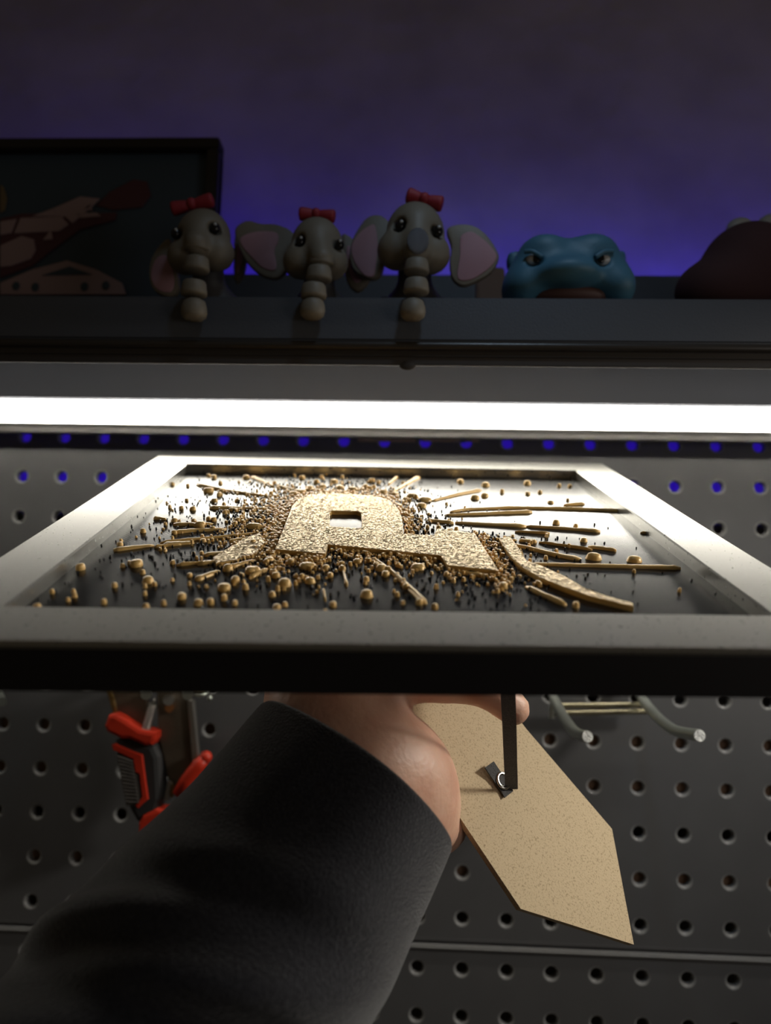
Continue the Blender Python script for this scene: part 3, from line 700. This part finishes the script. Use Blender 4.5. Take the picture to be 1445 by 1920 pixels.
# ------------------------------------------------------------------ figurines on the shelf
YH = 341.
def elephant(label, hx, hy, rpx, roll, look, eyes, trunk, ears, bow, glitter=False):
    base = at(hx, hy, YH); s = rpx*YH/F_PX; z0 = ST
    e = empty('elephant_figurine', (base.x, YH+8, z0), label, 'figurine', 'elephant figurines along the shelf edge')
    c = base
    rm = np.array(Matrix.Rotation(-roll, 3, 'Y').to_3x3())
    lk = Vector((look, -1, 0)).normalized()
    t0 = at(trunk[0][0], trunk[0][1], YH-s*.85)
    def hf(P):
        d = sd_ell(P, np3(c+Vector((0, 0, .25*s))), (.84*s, .8*s, .92*s), rm)
        for sg in (-1, 1):
            ck = Vector((sg*.48*s, -.28*s, -.42*s)); ck = Matrix.Rotation(roll, 3, 'Y') @ ck
            d = smin(d, sd_ell(P, np3(c+ck+Vector((look*s*.2, 0, 0))), (.56*s, .52*s, .56*s)), .28*s)
        d = smin(d, sd_cone(P, np3(c+Vector((look*.3*s, -.45*s, .30*s))), np3(t0), .32*s, .36*s), .22*s)
        for (ex_, ey_) in eyes: d = smax(d, -sd_ell(P, np3(at(ex_, ey_, YH-.62*s)), (.2*s, .26*s, .24*s)), .08*s)
        return d
    hd = body('head', hf, (c.x-1.6*s, c.y-1.6*s, c.z-1.5*s), (c.x+1.6*s, c.y+1.2*s, c.z+1.6*s), s/17, m_ele, e)
    # body lying on the shelf behind the head
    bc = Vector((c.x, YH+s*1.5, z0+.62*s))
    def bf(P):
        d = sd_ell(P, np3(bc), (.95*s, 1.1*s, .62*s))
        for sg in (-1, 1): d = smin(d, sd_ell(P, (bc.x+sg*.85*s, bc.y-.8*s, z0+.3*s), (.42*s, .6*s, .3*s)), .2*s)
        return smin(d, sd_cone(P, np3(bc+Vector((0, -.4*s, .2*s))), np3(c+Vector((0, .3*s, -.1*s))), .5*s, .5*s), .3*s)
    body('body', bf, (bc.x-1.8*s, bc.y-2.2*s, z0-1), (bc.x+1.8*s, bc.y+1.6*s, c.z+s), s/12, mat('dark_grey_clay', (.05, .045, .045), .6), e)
    for i, (tx, ty, wpx) in enumerate(trunk):
        Yt = YH-s*(.85, 1.0, 1.05, 1.02)[i] if i < 4 else SY-7
        Yt = min(Yt, SY-6) if i >= 2 else Yt
        p = at(tx, ty, Yt); r_ = wpx*Yt/F_PX/2; n = 16
        tl = math.radians(8*(1 if i % 2 else -1))
        if i < len(trunk)-1: pr = [(0, .78), (.62, .78), (.82, .7), (.9, .45), (1, -.5), (.97, -.72), (.82, -.82), (0, -.72)]
        else: pr = [(0, .85), (.55, .82), (.82, .62), (.95, .2), (1, -.25), (.92, -.62), (.66, -.86), (0, -1.0)]
        vs = []
        for (a, b_) in pr[1:-1]: vs += [(p.x+r_*a*math.cos(2*math.pi*k/n), p.y+r_*a*.85*math.sin(2*math.pi*k/n), p.z+r_*b_*(.72 if i < len(trunk)-1 else .95)+r_*.12*math.cos(2*math.pi*k/n)*math.sin(roll)) for k in range(n)]
        q = len(pr)-2; fs = [(j*n+k, j*n+(k+1)%n, (j+1)*n+(k+1)%n, (j+1)*n+k) for j in range(q-1) for k in range(n)]+[tuple(range(n)), tuple((q-1)*n+k for k in range(n))]
        build('trunk_segment', vs, fs, m_glit if (glitter and i == 0) else m_ele, e, smooth=True, angle=55)
    if glitter:
        g = at(783, 452, YH-1.16*s); MB().ball(g, (.30*s, .12*s, .38*s)).build('glitter_patch', m_glit, e, smooth=True)['label'] = 'glittery grey patch on the trunk'
    for (ex_, ey_) in eyes:
        p = at(ex_, ey_, YH-.60*s); o = MB().ball(p, (.155*s, .15*s, .175*s)).build('eye', m_eye, e, smooth=True)
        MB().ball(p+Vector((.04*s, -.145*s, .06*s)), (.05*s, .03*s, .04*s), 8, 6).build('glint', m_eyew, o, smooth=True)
    for outline, inn, Ye in ears:
        o = MB().slab([at(x, y, Ye) for x, y in smoothp(outline)], 3.2, (0, 1, 0), 1.1).build('ear', m_ele, e, smooth=True, angle=40)
        MB().slab([at(x, y, Ye-.5) for x, y in smoothp(inn)], 2.0, (0, 1, 0), .4).build('inner_ear', m_pink, o, smooth=True, angle=40)
    (b0, b1, b2), br = bow
    k0, k1, k2 = at(*b0, YH-.1*s), at(*b1, YH-.1*s), at(*b2, YH-.1*s); rr = br*YH/F_PX
    bw = MB()
    for a, b_ in ((k1, k0), (k1, k2)):
        d = b_-a; bw.tube(bez([a+d*.1, a+d*.35, a+d*.72, a+d*1.0, a+d*1.22]), [rr*q for q in ([.55]*2+[.62]*5+[.8]*5+[.98]*5+[1.0]*3+[.9]*2+[.72]*2+[.4])][:25] if False else [rr*(.6+.42*math.sin(min(1, t/19)*math.pi*.5)) if t < 20 else rr*1.02*max(.25, math.sqrt(max(0, 1-((t-19)/5.4)**2))) for t in range(25)], 12)
    bo = bw.build('bow', m_redbow, e, smooth=True, angle=60)
    MB().ball(k1+Vector((0, -.2*rr, 0)), (.8*rr, .95*rr, .85*rr), 12, 8).build('bow_knot', m_redbow, bo, smooth=True)
def smoothp(pts, n=5):
    P = [Vector((x, y)) for x, y in pts]; out = []; m_ = len(P)
    for i in range(m_):
        p0, p1, p2, p3 = P[i-1], P[i], P[(i+1) % m_], P[(i+2) % m_]
        for k in range(n):
            t = k/n; out.append(tuple(.5*((2*p1)+(p2-p0)*t+(2*p0-5*p1+4*p2-p3)*t*t+(3*p1-p0-3*p2+p3)*t**3)))
    return out
elephant('grey elephant figurine with tilted red bow in front of the dark picture', 381, 462, 63, -.12, -.1, ((330,438),(403,428)),
    ((369,458,50),(369,496,52),(364,541,53),(364,580,52)),
    ((((318,448),(296,462),(281,490),(279,520),(290,545),(318,556),(334,540),(330,500)), ((310,478),(293,484),(284,505),(284,525),(296,543),(318,547),(326,530),(322,500)), 350),
     (((440,440),(458,450),(462,480),(452,520),(438,520)), ((446,452),(454,460),(455,484),(448,508),(442,505)), 362)),
    (((328,391),(360,384),(393,376)), 14))
elephant('grey elephant figurine with level red bow standing second along the shelf', 594, 476, 61, .04, .12, ((563,453),(636,459)),
    ((603,486,50),(598,514,52),(588,546,52),(586,578,50)),
    ((((550,436),(520,420),(490,418),(462,413),(440,428),(446,458),(462,490),(490,515),(520,520),(540,500),(548,470)), ((518,436),(492,433),(466,437),(450,447),(455,463),(472,482),(490,500),(512,507),(518,496),(514,470),(521,452)), 352),
     (((640,440),(668,452),(690,480),(694,520),(670,545),(648,520)), ((650,462),(668,470),(680,490),(682,515),(668,530),(654,508)), 360)),
    (((566,401),(593,402),(622,406)), 13))
elephant('largest grey elephant figurine with red bow and glittery trunk beside the blue frog', 778, 456, 68, .12, .06, ((750,424),(820,434)),
    ((781,474,48),(781,500,50),(780,537,51),(774,580,50)),
    ((((735,428),(720,406),(700,402),(682,412),(664,440),(655,470),(660,500),(676,515),(700,522),(716,510),(724,470)), ((703,423),(690,424),(672,438),(659,460),(661,482),(670,500),(684,516),(700,517),(704,500),(708,460)), 351),
     (((838,430),(856,420),(885,421),(910,437),(930,465),(935,485),(920,510),(890,528),(866,534),(848,520),(843,490),(846,460)), ((866,440),(884,434),(905,447),(922,464),(931,480),(922,497),(904,512),(884,523),(864,525),(857,515),(862,480),(862,455)), 338)),
    (((768,367),(795,375),(824,382)), 15), glitter=True)

# blue frog
YF = 346.
fg = empty('frog_figurine', (at(1065, 556, YF).x, YF+10, ST), 'teal blue frog figurine with stern eyes on the shelf beside the dark brown dome', 'figurine')
def A(x, y, Y=YF): return np3(at(x, y, Y))
pxm = YF/F_PX
def frog(P):
    d = sd_ell(P, A(1064, 512), (104*pxm, 60*pxm, 48*pxm))
    for x in (1018, 1110): d = smin(d, sd_ell(P, A(x, 477, YF-4), (44*pxm, 48*pxm, 32*pxm)), 9)
    d = smin(d, sd_ell(P, A(1066, 512, YF-17), (50*pxm, 40*pxm, 24*pxm)), 10)
    for x in (975, 1153): d = smin(d, sd_ell(P, A(x, 545, YF-2), (34*pxm, 54*pxm, 36*pxm)), 12)
    for x in (1001, 1131): d = smax(d, -sd_ell(P, A(x, 486, YF-17.5), (17*pxm, 20*pxm, 11*pxm)), 1.5)
    d = smax(d, -sd_ell(P, A(1063, 562, YF-16), (88*pxm, 36*pxm, 22*pxm)), 2)
    c = at(1063, 560, YF)
    return smax(d, (ST-.2)-P[..., 2], .5)
cF = at(1064, 510, YF)
body('head', frog, (cF.x-38, cF.y-30, ST-2), (cF.x+38, cF.y+24, cF.z+24), .8, m_teal, fg)
MB().ball(at(1063, 560, YF-3), (84*pxm, 42*pxm, 22*pxm), 24, 12).build('lower_jaw', m_mouth, fg, smooth=True)
for x, sg in ((1001, 1), (1131, -1)):
    eo = MB().ball(at(x, 487, YF-13.2), (15*pxm, 10*pxm, 11*pxm)).build('eye', m_eyew, fg, smooth=True)
    MB().ball(at(x+5*sg, 485, YF-15.6), (7*pxm, 4*pxm, 10*pxm), 10, 8).build('pupil', m_eye, eo, smooth=True)
    MB().tube(bez([at(x-17*sg, 472, YF-15), at(x-2*sg, 472, YF-17), at(x+15*sg, 482, YF-17.5)]), 1.2, 8).build('brow', m_teal, fg, smooth=True)
for pts in ([(975,470),(958,470),(952,480),(956,500),(972,504),(985,490)], [(1152,470),(1170,468),(1175,480),(1172,504),(1158,500),(1148,488)]):
    MB().slab([at(x, y, YF+2) for x, y in smoothp(pts)], 6, (0, 1, 0), 2).build('ear', m_teal, fg, smooth=True, angle=50)

# dark brown dome figurine
YD = 352.
dm = empty('dome_figurine', (at(1400, 556, YD).x, YD+12, ST), 'dark brown domed figurine with pale horns standing at the end of the shelf', 'figurine')
pd = YD/F_PX
def dome(P):
    d = sd_ell(P, A(1405, 520, YD+12), (98*pd, 90*pd, 108*pd))
    d = smin(d, sd_ell(P, A(1345, 545, YD+8), (80*pd, 70*pd, 62*pd)), 8)
    d = smin(d, sd_ell(P, A(1480, 545, YD+8), (80*pd, 70*pd, 62*pd)), 8)
    return smax(d, (ST-.2)-P[..., 2], .5)
cD = at(1405, 520, YD+12)
body('torso', dome, (cD.x-48, cD.y-34, ST-2), (cD.x+48, cD.y+34, cD.z+34), 1.3, m_dkbrown, dm)
for x, y in ((1388, 432), (1446, 425)): MB().ball(at(x, y, YD+26), (30*pd, 20*pd, 27*pd), 16, 10).build('horn', m_pale, dm, smooth=True)
# small tan block between the elephant and the frog
b0, b1 = at(893, 505, 405), at(944, 556, 405)
o = MB().box((b0.x, 400, ST), (b1.x, 412, at(915, 503, 402).z), 1).build('tan_block', mat('tan_card', (.20, .115, .075), .8), None); prop(o, 'small tan block on the shelf behind the largest elephant and the frog', 'block')

# dark framed relief picture leaning at the left
YP = 408.
pf = empty('picture_frame', at(100, 552, YP), 'dark framed relief picture standing on the shelf behind the leftmost elephant', 'picture')
zb = ST; zt = at(300, 268, YP).z; xr = at(415, 280, YP).x; xl_ = -330; fwp = 7.4
MB().box((xl_, YP, zb), (xr, YP+4, zt-4)).build('backing', m_navy, pf)
for nm, lo_, hi_ in (('top', (xl_, YP-6, zt-fwp), (xr, YP+6, zt)), ('r', (xr-fwp, YP-6, zb), (xr, YP+6, zt-fwp)), ('l', (xl_, YP-6, zb), (xl_+fwp, YP+6, zt-fwp)), ('b', (xl_+fwp, YP-6, zb), (xr-fwp, YP+6, zb+3))):
    MB().box(lo_, hi_, .8).build('frame_rail', m_pfr, pf)
def rel(nm, pts, m, off, th=1.2): return MB().slab([at(x, y, YP-off) for x, y in pts], th, (0, 1, 0), .3).build(nm, m, pf)
rel('red_shape', [(0,520),(60,498),(95,470),(150,430),(215,412),(218,398),(150,400),(40,400),(0,410)], m_pred, 1.2)
rel('dark_shape', [(180,385),(205,360),(250,336),(275,340),(282,365),(265,388),(210,393)], m_pred, 1.2)
for pts in ([(26,437),(38,408),(115,406),(128,420),(110,433)], [(60,405),(100,390),(150,368),(186,372),(170,388),(135,418),(122,406)], [(0,500),(0,460),(40,442),(62,448),(66,468),(56,485),(20,498)], [(0,440),(0,415),(30,410),(20,436)], [(140,400),(180,398),(190,405),(150,408)], [(80,450),(95,430),(98,448)], [(156,392),(170,380),(172,394)]):
    rel('pink_shape', pts, m_ppink, 2.2)
hs = rel('gable_shape', [(0,552),(0,530),(60,505),(125,488),(180,505),(228,530),(236,552)], m_ppink, 2.2)
rel('gable_opening', [(78,516),(130,499),(172,514)], m_navy, 2.8, 1)
for x, y in ((30, 536), (66, 538), (158, 537), (198, 535)): MB().ball(at(x, y, YP-2.6), (2.4, .5, 2.8), 10, 6).build('round_opening', m_navy, pf)
rel('tan_shape', [(0,345),(6,350),(12,370),(8,392),(0,398)], mat('tan_print', (.18, .13, .07), .6), 1.4)
